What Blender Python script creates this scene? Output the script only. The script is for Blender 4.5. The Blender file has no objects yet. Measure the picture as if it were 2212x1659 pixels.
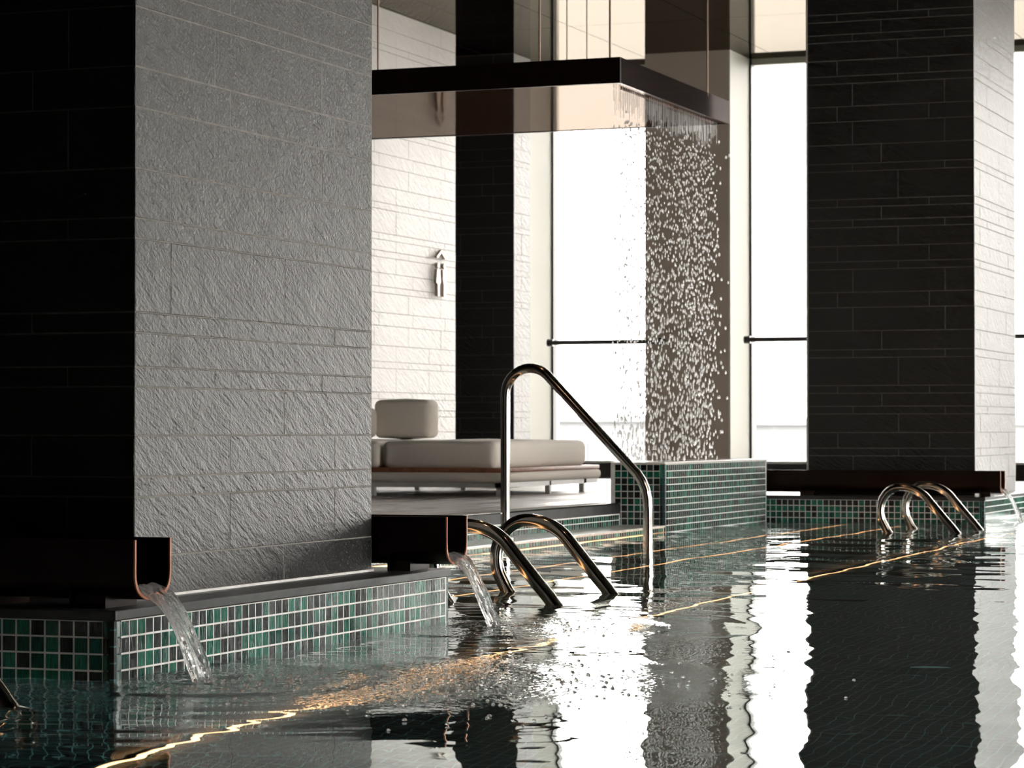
import bpy, bmesh, math, random
import numpy as np
from mathutils import Vector, Matrix
random.seed(7)
RNG = np.random.default_rng(11)
S = bpy.context.scene
COL = S.collection

# ------------------------------------------------------------------ camera, world, exposure
FPX = 5764.0
cam_d = bpy.data.cameras.new('camera')
cam_d.sensor_width = 36.0
cam_d.lens = FPX / 2212 * 36.0
cam = bpy.data.objects.new('camera', cam_d)
COL.objects.link(cam)
CAM_Z = 0.55
YAW = math.radians(21.0)
PITCH = math.atan(100.5 / FPX)
cam.location = (0, 0, CAM_Z)
cam.rotation_euler = (math.pi / 2 + PITCH, 0, YAW)
cam_d.dof.use_dof = True
cam_d.dof.focus_distance = 7.4
cam_d.dof.aperture_fstop = 13.0
cam_d.clip_end = 500
S.camera = cam

SKY = 6.4
w = bpy.data.worlds.new('hazy_sky')
S.world = w
w.use_nodes = True
bgn = w.node_tree.nodes['Background']
bgn.inputs[0].default_value = (1.0, 0.97, 0.93, 1)
bgn.inputs[1].default_value = SKY

S.view_settings.view_transform = 'Standard'
S.view_settings.look = 'None'
S.view_settings.gamma = 1.0
S.view_settings.use_curve_mapping = False
S.view_settings.exposure = 1.4
cy = S.cycles
cy.use_denoising = True
cy.max_bounces = 10
cy.diffuse_bounces = 4
cy.glossy_bounces = 6
cy.transmission_bounces = 8
cy.transparent_max_bounces = 12
cy.sample_clamp_indirect = 12
cy.blur_glossy = 0.3
cy.caustics_reflective = True
cy.caustics_refractive = True

# ------------------------------------------------------------------ helpers
def meta(o, label=None, cat=None, group=None, kind=None):
    if label: o['label'] = label
    if cat: o['category'] = cat
    if group: o['group'] = group
    if kind: o['kind'] = kind
    return o

def empty(name, loc=(0, 0, 0), **kw):
    o = bpy.data.objects.new(name, None)
    o.empty_display_size = 0.1
    o.location = loc
    COL.objects.link(o)
    return meta(o, **kw)

def link(name, me, mat=None, parent=None, loc=None, rot=None):
    if mat is not None and not me.materials:
        me.materials.append(mat)
    o = bpy.data.objects.new(name, me)
    COL.objects.link(o)
    if loc is not None: o.location = loc
    if rot is not None: o.rotation_euler = rot
    if parent is not None:
        o.parent = parent
        if loc is None:
            pl = parent_world(parent)
            o.location = (-pl[0], -pl[1], -pl[2])
        else:
            pl = parent_world(parent)
            o.location = (loc[0] - pl[0], loc[1] - pl[1], loc[2] - pl[2])
    return o

def parent_world(p):
    v = Vector(p.location)
    while p.parent is not None:
        p = p.parent
        v = v + Vector(p.location)
    return v

class MB:
    """collects shapes in world coordinates and links them as one mesh"""
    def __init__(s):
        s.v = []; s.f = []
    def add(s, vs, fs):
        n = len(s.v)
        s.v.extend(vs)
        s.f.extend([tuple(i + n for i in f) for f in fs])
        return s
    def box(s, x0, x1, y0, y1, z0, z1):
        vs = [(x0, y0, z0), (x1, y0, z0), (x1, y1, z0), (x0, y1, z0), (x0, y0, z1), (x1, y0, z1), (x1, y1, z1), (x0, y1, z1)]
        return s.add(vs, [(0, 3, 2, 1), (4, 5, 6, 7), (0, 1, 5, 4), (1, 2, 6, 5), (2, 3, 7, 6), (3, 0, 4, 7)])
    def tube(s, pts, r, n=16, caps=True):
        pts = [Vector(p) for p in pts]
        rings = []
        t0 = (pts[1] - pts[0]).normalized()
        up = Vector((0, 1, 0)) if abs(t0.y) < 0.9 else Vector((1, 0, 0))
        nrm = (up - t0 * up.dot(t0)).normalized()
        for i, p in enumerate(pts):
            if i == 0: t = (pts[1] - pts[0])
            elif i == len(pts) - 1: t = pts[-1] - pts[-2]
            else: t = (pts[i + 1] - pts[i]).normalized() + (pts[i] - pts[i - 1]).normalized()
            t.normalize()
            nrm = (nrm - t * nrm.dot(t)).normalized()
            b = t.cross(nrm)
            rings.append([tuple(p + (nrm * math.cos(a) + b * math.sin(a)) * r) for a in [2 * math.pi * k / n for k in range(n)]])
        vs = [v for rg in rings for v in rg]
        fs = []
        for i in range(len(pts) - 1):
            for k in range(n):
                a = i * n + k; b2 = i * n + (k + 1) % n
                fs.append((a, b2, b2 + n, a + n))
        if caps:
            fs.append(tuple(range(n - 1, -1, -1)))
            m = (len(pts) - 1) * n
            fs.append(tuple(range(m, m + n)))
        return s.add(vs, fs)
    def cyl(s, x, y, z0, z1, r, n=16):
        return s.tube([(x, y, z0), (x, y, z1)], r, n)
    def build(s, name, mat, parent=None, smooth=False, bevel=0, recalc=True):
        me = bpy.data.meshes.new(name)
        me.from_pydata(s.v, [], s.f)
        if recalc or bevel:
            bm = bmesh.new(); bm.from_mesh(me)
            bmesh.ops.recalc_face_normals(bm, faces=bm.faces)
            if bevel:
                ed = [e for e in bm.edges if len(e.link_faces) == 2 and e.calc_face_angle(0) > 0.5]
                bmesh.ops.bevel(bm, geom=ed, offset=bevel, segments=3, profile=0.5, affect='EDGES')
            bm.to_mesh(me); bm.free()
        if smooth:
            me.polygons.foreach_set('use_smooth', [True] * len(me.polygons))
            me.set_sharp_from_angle(angle=math.radians(40))
        me.update()
        return link(name, me, mat, parent)

# ------------------------------------------------------------------ materials
def new_mat(name):
    m = bpy.data.materials.new(name)
    m.use_nodes = True
    nt = m.node_tree
    b = nt.nodes['Principled BSDF']
    return m, nt, b

def nd(nt, typ, **kw):
    n = nt.nodes.new(typ)
    for k, v in kw.items():
        setattr(n, k, v)
    return n

def simple(name, col, rough=0.5, metal=0.0, spec=0.5, noise=0.0, nscale=20, bump=0.0):
    m, nt, b = new_mat(name)
    b.inputs['Base Color'].default_value = (*col, 1)
    b.inputs['Roughness'].default_value = rough
    b.inputs['Metallic'].default_value = metal
    b.inputs['Specular IOR Level'].default_value = spec
    if noise or bump:
        tc = nd(nt, 'ShaderNodeTexCoord')
        nz = nd(nt, 'ShaderNodeTexNoise')
        nz.inputs['Scale'].default_value = nscale
        nz.inputs['Detail'].default_value = 4
        nt.links.new(tc.outputs['Object'], nz.inputs['Vector'])
        if noise:
            cr = nd(nt, 'ShaderNodeValToRGB')
            cr.color_ramp.elements[0].position = 0.3
            cr.color_ramp.elements[1].position = 0.7
            cr.color_ramp.elements[0].color = (*[c * (1 - noise) for c in col], 1)
            cr.color_ramp.elements[1].color = (*[min(1, c * (1 + noise)) for c in col], 1)
            nt.links.new(nz.outputs['Fac'], cr.inputs['Fac'])
            nt.links.new(cr.outputs['Color'], b.inputs['Base Color'])
        if bump:
            bp = nd(nt, 'ShaderNodeBump')
            bp.inputs['Distance'].default_value = bump
            nt.links.new(nz.outputs['Fac'], bp.inputs['Height'])
            nt.links.new(bp.outputs['Normal'], b.inputs['Normal'])
    return m

def slate(name, dark, light, rough, spec=0.5, relief=0.0055):
    m, nt, b = new_mat(name)
    L = nt.links.new
    tc = nd(nt, 'ShaderNodeTexCoord'); oi = nd(nt, 'ShaderNodeObjectInfo')
    off = nd(nt, 'ShaderNodeVectorMath', operation='SCALE')
    cmb = nd(nt, 'ShaderNodeCombineXYZ')
    L(oi.outputs['Random'], cmb.inputs[0]); L(oi.outputs['Random'], cmb.inputs[2])
    L(cmb.outputs[0], off.inputs[0]); off.inputs['Scale'].default_value = 37.0
    addv = nd(nt, 'ShaderNodeVectorMath', operation='ADD')
    L(tc.outputs['Object'], addv.inputs[0]); L(off.outputs[0], addv.inputs[1])
    wn = nd(nt, 'ShaderNodeTexNoise'); wn.inputs['Scale'].default_value = 7; wn.inputs['Detail'].default_value = 3
    L(addv.outputs[0], wn.inputs['Vector'])
    wsub = nd(nt, 'ShaderNodeVectorMath', operation='SUBTRACT'); L(wn.outputs['Color'], wsub.inputs[0]); wsub.inputs[1].default_value = (0.5, 0.5, 0.5)
    wsc = nd(nt, 'ShaderNodeVectorMath', operation='SCALE'); L(wsub.outputs[0], wsc.inputs[0]); wsc.inputs['Scale'].default_value = 0.03
    wad = nd(nt, 'ShaderNodeVectorMath', operation='ADD'); L(addv.outputs[0], wad.inputs[0]); L(wsc.outputs[0], wad.inputs[1])
    rot = nd(nt, 'ShaderNodeMapping', vector_type='POINT')
    rot.inputs['Rotation'].default_value = (0, math.radians(-29), 0)
    L(wad.outputs[0], rot.inputs['Vector'])
    mp = nd(nt, 'ShaderNodeMapping', vector_type='POINT')
    mp.inputs['Scale'].default_value = (0.8, 3.0, 4.6)
    L(rot.outputs[0], mp.inputs['Vector'])
    rd = nd(nt, 'ShaderNodeTexNoise', noise_type='RIDGED_MULTIFRACTAL')
    rd.inputs['Scale'].default_value = 4.2; rd.inputs['Detail'].default_value = 5
    rd.inputs['Roughness'].default_value = 0.5; rd.inputs['Lacunarity'].default_value = 2.2
    L(mp.outputs[0], rd.inputs['Vector'])
    n2 = nd(nt, 'ShaderNodeTexNoise'); n2.inputs['Scale'].default_value = 13; n2.inputs['Detail'].default_value = 6; n2.inputs['Roughness'].default_value = 0.62
    L(mp.outputs[0], n2.inputs['Vector'])
    n3 = nd(nt, 'ShaderNodeTexNoise'); n3.inputs['Scale'].default_value = 95; n3.inputs['Detail'].default_value = 3; n3.inputs['Roughness'].default_value = 0.6
    L(addv.outputs[0], n3.inputs['Vector'])
    s1 = nd(nt, 'ShaderNodeMath', operation='MULTIPLY'); L(rd.outputs['Fac'], s1.inputs[0]); s1.inputs[1].default_value = 0.28
    s2 = nd(nt, 'ShaderNodeMath', operation='MULTIPLY_ADD'); L(n2.outputs['Fac'], s2.inputs[0]); s2.inputs[1].default_value = 1.5; L(s1.outputs[0], s2.inputs[2])
    s3 = nd(nt, 'ShaderNodeMath', operation='MULTIPLY_ADD'); L(n3.outputs['Fac'], s3.inputs[0]); s3.inputs[1].default_value = 0.62; L(s2.outputs[0], s3.inputs[2])
    bp = nd(nt, 'ShaderNodeBump'); bp.inputs['Strength'].default_value = 1.0; bp.inputs['Distance'].default_value = relief
    L(s3.outputs[0], bp.inputs['Height']); L(bp.outputs['Normal'], b.inputs['Normal'])
    mx = nd(nt, 'ShaderNodeMix', data_type='RGBA')
    mx.inputs[6].default_value = (*dark, 1); mx.inputs[7].default_value = (*light, 1)
    L(n2.outputs['Fac'], mx.inputs[0]); L(mx.outputs[2], b.inputs['Base Color'])
    b.inputs['Roughness'].default_value = rough
    b.inputs['Specular IOR Level'].default_value = spec
    return m

def mosaic_glass(name):
    """small hand-cut glass tile: green, bottle green, smoke grey, each piece its own tone"""
    m, nt, b = new_mat(name)
    L = nt.links.new
    oi = nd(nt, 'ShaderNodeObjectInfo'); ge = nd(nt, 'ShaderNodeNewGeometry'); tc = nd(nt, 'ShaderNodeTexCoord')
    ad = nd(nt, 'ShaderNodeMath', operation='MULTIPLY_ADD'); L(oi.outputs['Random'], ad.inputs[0]); ad.inputs[1].default_value = 7.31; L(ge.outputs['Random Per Island'], ad.inputs[2])
    fr = nd(nt, 'ShaderNodeMath', operation='FRACT'); L(ad.outputs[0], fr.inputs[0])
    cr = nd(nt, 'ShaderNodeValToRGB'); cr.color_ramp.interpolation = 'CONSTANT'
    cols = [(0.0, (0.004, 0.055, 0.04)), (0.16, (0.014, 0.017, 0.016)), (0.36, (0.012, 0.12, 0.078)), (0.5, (0.008, 0.013, 0.012)),
            (0.62, (0.006, 0.075, 0.055)), (0.78, (0.024, 0.03, 0.028)), (0.9, (0.02, 0.15, 0.10))]
    el = cr.color_ramp.elements
    while len(el) < len(cols): el.new(0.5)
    for e, (p, c) in zip(el, cols):
        e.position = p; e.color = (*c, 1)
    L(fr.outputs[0], cr.inputs['Fac'])
    mp = nd(nt, 'ShaderNodeMapping'); mp.inputs['Scale'].default_value = (260, 260, 34)
    av = nd(nt, 'ShaderNodeVectorMath', operation='ADD'); cx = nd(nt, 'ShaderNodeCombineXYZ')
    L(fr.outputs[0], cx.inputs[0]); L(fr.outputs[0], cx.inputs[2])
    L(tc.outputs['Object'], av.inputs[0]); L(cx.outputs[0], av.inputs[1]); L(av.outputs[0], mp.inputs['Vector'])
    nz = nd(nt, 'ShaderNodeTexNoise'); nz.inputs['Scale'].default_value = 1; nz.inputs['Detail'].default_value = 2
    L(mp.outputs[0], nz.inputs['Vector'])
    mr = nd(nt, 'ShaderNodeMapRange'); mr.inputs['From Min'].default_value = 0.3; mr.inputs['From Max'].default_value = 0.7
    mr.inputs['To Min'].default_value = 0.45; mr.inputs['To Max'].default_value = 1.7
    L(nz.outputs['Fac'], mr.inputs['Value'])
    sc = nd(nt, 'ShaderNodeVectorMath', operation='SCALE'); L(cr.outputs['Color'], sc.inputs[0]); L(mr.outputs[0], sc.inputs['Scale'])
    L(sc.outputs[0], b.inputs['Base Color'])
    b.inputs['Roughness'].default_value = 0.15
    bp = nd(nt, 'ShaderNodeBump'); bp.inputs['Distance'].default_value = 0.0006; L(nz.outputs['Fac'], bp.inputs['Height']); L(bp.outputs['Normal'], b.inputs['Normal'])
    return m

def mosaic_sheet(name, pitch=0.0367):
    """deep-water mosaic lining: grid joints with tiles of varying green"""
    m, nt, b = new_mat(name)
    L = nt.links.new
    ge = nd(nt, 'ShaderNodeNewGeometry')
    sc = nd(nt, 'ShaderNodeVectorMath', operation='SCALE'); sc.inputs['Scale'].default_value = 1 / pitch
    L(ge.outputs['Position'], sc.inputs[0])
    fl = nd(nt, 'ShaderNodeVectorMath', operation='FLOOR'); L(sc.outputs[0], fl.inputs[0])
    fr = nd(nt, 'ShaderNodeVectorMath', operation='FRACTION'); L(sc.outputs[0], fr.inputs[0])
    wn = nd(nt, 'ShaderNodeTexWhiteNoise', noise_dimensions='3D'); L(fl.outputs[0], wn.inputs['Vector'])
    cr = nd(nt, 'ShaderNodeValToRGB'); cr.color_ramp.interpolation = 'CONSTANT'
    cols = [(0.0, (0.001, 0.008, 0.008)), (0.25, (0.001, 0.004, 0.005)), (0.5, (0.002, 0.012, 0.011)), (0.75, (0.001, 0.006, 0.007))]
    el = cr.color_ramp.elements
    while len(el) < len(cols): el.new(0.5)
    for e, (p, c) in zip(el, cols): e.position = p; e.color = (*c, 1)
    L(wn.outputs['Value'], cr.inputs['Fac'])
    sx = nd(nt, 'ShaderNodeSeparateXYZ'); L(fr.outputs[0], sx.inputs[0])
    nx = nd(nt, 'ShaderNodeSeparateXYZ'); L(ge.outputs['Normal'], nx.inputs[0])
    acc = None
    for ax in range(3):
        lt = nd(nt, 'ShaderNodeMath', operation='LESS_THAN'); L(sx.outputs[ax], lt.inputs[0]); lt.inputs[1].default_value = 0.09
        ab = nd(nt, 'ShaderNodeMath', operation='ABSOLUTE'); L(nx.outputs[ax], ab.inputs[0])
        l2 = nd(nt, 'ShaderNodeMath', operation='LESS_THAN'); L(ab.outputs[0], l2.inputs[0]); l2.inputs[1].default_value = 0.5
        mu = nd(nt, 'ShaderNodeMath', operation='MULTIPLY'); L(lt.outputs[0], mu.inputs[0]); L(l2.outputs[0], mu.inputs[1])
        if acc is None: acc = mu
        else:
            mm = nd(nt, 'ShaderNodeMath', operation='MAXIMUM'); L(acc.outputs[0], mm.inputs[0]); L(mu.outputs[0], mm.inputs[1]); acc = mm
    mx = nd(nt, 'ShaderNodeMix', data_type='RGBA'); L(acc.outputs[0], mx.inputs[0]); L(cr.outputs['Color'], mx.inputs[6]); mx.inputs[7].default_value = (0.075, 0.21, 0.22, 1)
    L(mx.outputs[2], b.inputs['Base Color']); b.inputs['Roughness'].default_value = 0.4
    return m

def gloss_panel(name, base, refl, rough, streak=0.0):
    """lacquered metal panel with a dim, slightly brushed mirror finish"""
    m = bpy.data.materials.new(name); m.use_nodes = True
    nt = m.node_tree; nt.nodes.clear(); L = nt.links.new
    out = nd(nt, 'ShaderNodeOutputMaterial'); ad = nd(nt, 'ShaderNodeAddShader')
    df = nd(nt, 'ShaderNodeBsdfDiffuse'); gl = nd(nt, 'ShaderNodeBsdfAnisotropic')
    df.inputs['Color'].default_value = (*base, 1)
    gl.inputs['Color'].default_value = (*refl, 1); gl.inputs['Roughness'].default_value = rough
    L(df.outputs[0], ad.inputs[0]); L(gl.outputs[0], ad.inputs[1]); L(ad.outputs[0], out.inputs[0])
    if streak:
        ge = nd(nt, 'ShaderNodeNewGeometry'); mp = nd(nt, 'ShaderNodeMapping'); mp.inputs['Scale'].default_value = (2.0, 90, 90)
        nz = nd(nt, 'ShaderNodeTexNoise'); nz.inputs['Scale'].default_value = 1.0; nz.inputs['Detail'].default_value = 3
        bp = nd(nt, 'ShaderNodeBump'); bp.inputs['Distance'].default_value = streak
        L(ge.outputs['Position'], mp.inputs['Vector']); L(mp.outputs[0], nz.inputs['Vector']); L(nz.outputs['Fac'], bp.inputs['Height']); L(bp.outputs['Normal'], gl.inputs['Normal'])
    return m

def glass_mat(name, ior=1.333, col=(1, 1, 1), white=0.0, bump=None, rough=0.0):
    m = bpy.data.materials.new(name); m.use_nodes = True
    nt = m.node_tree; nt.nodes.clear(); L = nt.links.new
    out = nd(nt, 'ShaderNodeOutputMaterial')
    g = nd(nt, 'ShaderNodeBsdfGlass'); g.inputs['IOR'].default_value = ior; g.inputs['Color'].default_value = (*col, 1); g.inputs['Roughness'].default_value = rough
    last = g.outputs[0]
    if white:
        tr = nd(nt, 'ShaderNodeBsdfTranslucent'); tr.inputs[0].default_value = (0.95, 0.95, 0.95, 1)
        df = nd(nt, 'ShaderNodeBsdfDiffuse'); df.inputs[0].default_value = (0.95, 0.95, 0.95, 1)
        m0 = nd(nt, 'ShaderNodeMixShader'); m0.inputs[0].default_value = 0.5; L(tr.outputs[0], m0.inputs[1]); L(df.outputs[0], m0.inputs[2])
        m1 = nd(nt, 'ShaderNodeMixShader'); m1.inputs[0].default_value = white; L(last, m1.inputs[1]); L(m0.outputs[0], m1.inputs[2]); last = m1.outputs[0]
    if bump:
        ge = nd(nt, 'ShaderNodeNewGeometry'); nz = nd(nt, 'ShaderNodeTexNoise'); nz.inputs['Scale'].default_value = bump[0]; nz.inputs['Detail'].default_value = 3
        bp = nd(nt, 'ShaderNodeBump'); bp.inputs['Distance'].default_value = bump[1]
        L(ge.outputs['Position'], nz.inputs['Vector']); L(nz.outputs['Fac'], bp.inputs['Height']); L(bp.outputs['Normal'], g.inputs['Normal'])
    L(last, out.inputs[0])
    return m

def pane_mat(name):
    m = bpy.data.materials.new(name); m.use_nodes = True
    nt = m.node_tree; nt.nodes.clear(); L = nt.links.new
    out = nd(nt, 'ShaderNodeOutputMaterial'); t = nd(nt, 'ShaderNodeBsdfTransparent'); g = nd(nt, 'ShaderNodeBsdfAnisotropic')
    t.inputs[0].default_value = (0.985, 0.98, 0.97, 1); g.inputs['Roughness'].default_value = 0.0
    fr = nd(nt, 'ShaderNodeFresnel'); fr.inputs[0].default_value = 1.45
    mx = nd(nt, 'ShaderNodeMixShader'); L(fr.outputs[0], mx.inputs[0]); L(t.outputs[0], mx.inputs[1]); L(g.outputs[0], mx.inputs[2]); L(mx.outputs[0], out.inputs[0])
    return m

def paver_mat(name):
    m, nt, b = new_mat(name); L = nt.links.new
    oi = nd(nt, 'ShaderNodeObjectInfo'); cr = nd(nt, 'ShaderNodeValToRGB')
    cr.color_ramp.elements[0].color = (0.085, 0.06, 0.048, 1); cr.color_ramp.elements[1].color = (0.36, 0.31, 0.27, 1)
    tc = nd(nt, 'ShaderNodeTexCoord'); nz = nd(nt, 'ShaderNodeTexNoise'); nz.inputs['Scale'].default_value = 9; nz.inputs['Detail'].default_value = 4
    L(tc.outputs['Object'], nz.inputs['Vector'])
    ma = nd(nt, 'ShaderNodeMath', operation='MULTIPLY_ADD'); L(nz.outputs['Fac'], ma.inputs[0]); ma.inputs[1].default_value = 0.5
    sb = nd(nt, 'ShaderNodeMath', operation='SUBTRACT'); L(oi.outputs['Random'], sb.inputs[0]); sb.inputs[1].default_value = 0.2
    L(sb.outputs[0], ma.inputs[2]); L(ma.outputs[0], cr.inputs['Fac']); L(cr.outputs['Color'], b.inputs['Base Color'])
    mr = nd(nt, 'ShaderNodeMapRange'); mr.inputs['To Min'].default_value = 0.24; mr.inputs['To Max'].default_value = 0.5
    L(oi.outputs['Random'], mr.inputs['Value']); L(mr.outputs[0], b.inputs['Roughness'])
    bp = nd(nt, 'ShaderNodeBump'); bp.inputs['Distance'].default_value = 0.004; L(nz.outputs['Fac'], bp.inputs['Height']); L(bp.outputs['Normal'], b.inputs['Normal'])
    return m

def emit(name, col, s):
    m = bpy.data.materials.new(name); m.use_nodes = True
    nt = m.node_tree; nt.nodes.clear()
    out = nd(nt, 'ShaderNodeOutputMaterial'); e = nd(nt, 'ShaderNodeEmission'); e.inputs[0].default_value = (*col, 1); e.inputs[1].default_value = s
    nt.links.new(e.outputs[0], out.inputs[0])
    return m

M = {}
M['slate'] = slate('charcoal_slate', (0.0045, 0.0042, 0.0038), (0.009, 0.0084, 0.0078), 0.38, 0.95)
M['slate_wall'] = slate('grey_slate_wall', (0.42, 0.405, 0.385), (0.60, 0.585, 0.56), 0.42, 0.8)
M['slate_lit'] = slate('charcoal_slate_lit', (0.15, 0.145, 0.14), (0.26, 0.25, 0.24), 0.5, 0.4)  # charcoal slate lightened for a side face, window light put into the colour
M['grout_light'] = simple('pale_stone_grout', (0.22, 0.21, 0.195), 0.8, noise=0.2, nscale=30)
M['grout_grey'] = simple('stone_grout', (0.17, 0.16, 0.145), 0.8, noise=0.2, nscale=30)
M['grout_white'] = simple('white_mosaic_grout', (0.80, 0.80, 0.78), 0.6, noise=0.12, nscale=40)
M['mosaic'] = mosaic_glass('green_glass_mosaic')
M['lining'] = mosaic_sheet('pool_mosaic_lining')
M['coping'] = simple('dark_honed_stone', (0.03, 0.03, 0.032), 0.32, spec=0.6, noise=0.4, nscale=25, bump=0.0006)
M['fascia'] = simple('black_stone_fascia', (0.022, 0.022, 0.024), 0.45, noise=0.4, nscale=18, bump=0.0008)
M['paver'] = paver_mat('brown_stone_paver')
M['deck'] = simple('brown_stone_deck', (0.14, 0.115, 0.10), 0.24, spec=0.5, noise=0.6, nscale=5, bump=0.006)
M['bronze'] = simple('dark_bronze', (0.018, 0.0085, 0.006), 0.34, metal=0.6, spec=0.5, noise=0.25, nscale=12)
M['copper'] = simple('raw_copper_edge', (0.62, 0.27, 0.17), 0.35, metal=0.75)
M['steel'] = simple('polished_steel', (0.62, 0.58, 0.54), 0.12, metal=1.0, noise=0.08, nscale=60)
M['ceil'] = gloss_panel('lacquered_ceiling', (0.004, 0.0035, 0.003), (0.20, 0.183, 0.16), 0.05, 0.00004)
M['under'] = gloss_panel('bronze_soffit', (0.05, 0.028, 0.02), (0.20, 0.17, 0.15), 0.05)
M['dark_wall'] = simple('dark_plaster', (0.012, 0.012, 0.012), 0.7)
M['taupe'] = simple('taupe_panel', (0.42, 0.36, 0.30), 0.5)
M['cream'] = simple('cream_frame_lit_side', (0.44, 0.44, 0.39), 0.6, spec=0.2)
M['gasket'] = simple('black_gasket', (0.02, 0.02, 0.02), 0.5)
M['rail'] = simple('grey_rail_metal', (0.10, 0.10, 0.10), 0.3, metal=0.5)
M['pane'] = pane_mat('window_glass')
M['fabric'] = simple('ivory_outdoor_fabric', (0.68, 0.63, 0.56), 0.85, bump=0.001, nscale=300)
M['wood'] = simple('teak_rim', (0.22, 0.09, 0.045), 0.5, noise=0.3, nscale=30)
M['frame_white'] = simple('white_powder_coat', (0.6, 0.6, 0.58), 0.4)
M['sign'] = simple('dark_bronze_sign', (0.42, 0.36, 0.31), 0.3, metal=0.9)
M['brass'] = simple('brass_ring', (0.20, 0.10, 0.04), 0.35, metal=0.8)
M['led'] = emit('warm_led', (1.0, 0.47, 0.19), 2.2)
M['led_main'] = emit('warm_led_long', (1.0, 0.52, 0.24), 2.6)
M['lamp'] = emit('warm_downlight', (1.0, 0.6, 0.32), 60.0)
M['concrete'] = simple('hazy_facade', (0.135, 0.14, 0.147), 0.9, noise=0.06, nscale=2)
M['facade_glass'] = simple('facade_window', (0.115, 0.125, 0.135), 0.6)
M['stream'] = glass_mat('falling_water', 1.333, (1, 1, 1), 0.10, (55, 0.005))
M['drop'] = glass_mat('rain_drop', 1.333, (1, 1, 1), 0.6)
M['bubble'] = glass_mat('surface_bubble', 1.333, (1, 1, 1), 0.35)
M['cyan'] = simple('pale_floor_fitting', (0.35, 0.7, 0.75), 0.4)

# water surface: glass with fine ripples where the spouts stir it
def water_mat():
    m = bpy.data.materials.new('pool_water'); m.use_nodes = True
    nt = m.node_tree; nt.nodes.clear(); L = nt.links.new
    out = nd(nt, 'ShaderNodeOutputMaterial')
    g = nd(nt, 'ShaderNodeBsdfGlass'); g.inputs['IOR'].default_value = 1.333; g.inputs['Color'].default_value = (0.95, 1.0, 0.99, 1); g.inputs['Roughness'].default_value = 0.0
    ge = nd(nt, 'ShaderNodeNewGeometry')
    at = nd(nt, 'ShaderNodeAttribute', attribute_name='chop')
    n1 = nd(nt, 'ShaderNodeTexNoise'); n1.inputs['Scale'].default_value = 42; n1.inputs['Detail'].default_value = 2
    n2 = nd(nt, 'ShaderNodeTexNoise'); n2.inputs['Scale'].default_value = 9; n2.inputs['Detail'].default_value = 1
    for n in (n1, n2): L(ge.outputs['Position'], n.inputs['Vector'])
    m1 = nd(nt, 'ShaderNodeMath', operation='MULTIPLY'); L(n1.outputs['Fac'], m1.inputs[0]); L(at.outputs['Fac'], m1.inputs[1])
    m2 = nd(nt, 'ShaderNodeMath', operation='MULTIPLY_ADD'); L(n2.outputs['Fac'], m2.inputs[0]); m2.inputs[1].default_value = 0.07; L(m1.outputs[0], m2.inputs[2])
    bp = nd(nt, 'ShaderNodeBump'); bp.inputs['Distance'].default_value = 0.0034; bp.inputs['Strength'].default_value = 1.0
    L(m2.outputs[0], bp.inputs['Height']); L(bp.outputs['Normal'], g.inputs['Normal'])
    L(g.outputs[0], out.inputs[0])
    return m
M['water'] = water_mat()

# ------------------------------------------------------------------ key levels
DECK = 0.155
CEIL = 3.62
YW = 21.3            # window wall
FLOOR = -1.3         # pool floor
PITCH_T = 0.0367     # mosaic pitch

# ------------------------------------------------------------------ the setting
def struct(o, **kw):
    o['kind'] = 'structure'
    return meta(o, **kw)

struct(MB().box(-8.6, 6.2, -4.2, 18.0, FLOOR - 0.1, FLOOR).build('floor_pool', M['lining']))
# deck: left terrace and the floor along the windows
fd = struct(MB().box(-8.6, -4.70, -4.2, 17.5, -0.02, DECK - 0.002).box(-8.6, 6.2, 17.5, 21.5, -0.02, DECK - 0.002).build('floor', M['deck']))
# stone pavers of the terrace, large enough to tell apart near the pool edge
PV = {}
def paver(x0, x1, y0, y1, par):
    key = (round(x1 - x0, 3), round(y1 - y0, 3))
    if key not in PV:
        a, b2 = key[0] / 2 - 0.003, key[1] / 2 - 0.003
        mb = MB(); mb.add([(-a, -b2, 0), (a, -b2, 0), (a, b2, 0), (-a, b2, 0), (-a + .002, -b2 + .002, .006), (a - .002, -b2 + .002, .006), (a - .002, b2 - .002, .006), (-a + .002, b2 - .002, .006)],
                          [(4, 5, 6, 7), (0, 1, 5, 4), (1, 2, 6, 5), (2, 3, 7, 6), (3, 0, 4, 7)])
        me = bpy.data.meshes.new('paver'); me.from_pydata(mb.v, [], mb.f); me.materials.append(M['paver']); PV[key] = me
    link('paver', PV[key], None, par, ((x0 + x1) / 2, (y0 + y1) / 2, DECK - 0.006))
for c in range(14):
    xx = -4.78 - 0.15 * c
    yy = 10.2 + (0.2 * (c * 2 % 3))
    while yy < 20.4:
        paver(xx - 0.15, xx, yy, yy + 0.6, fd); yy += 0.6

# hazy city ground far below the windows
struct(MB().box(-900, 900, 26, 1500, -5.5, -5).build('ground_outside', simple('hazy_ground', (0.30, 0.295, 0.285), 0.9)))
# walls
struct(MB().box(-9.0, -8.56, -4.2, 21.6, -0.02, CEIL).build('wall_left', M['dark_wall']))
struct(MB().box(-9.0, 6.4, -4.4, -4.2, FLOOR, CEIL).build('wall_front', M['dark_wall']))
struct(MB().box(6.2, 6.4, -4.2, 6.3, FLOOR, CEIL).box(6.2, 6.4, 11.1, 16.2, FLOOR, CEIL).box(6.2, 6.4, 6.3, 21.5, FLOOR, 0.2).build('wall_right', M['dark_wall']))

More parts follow.
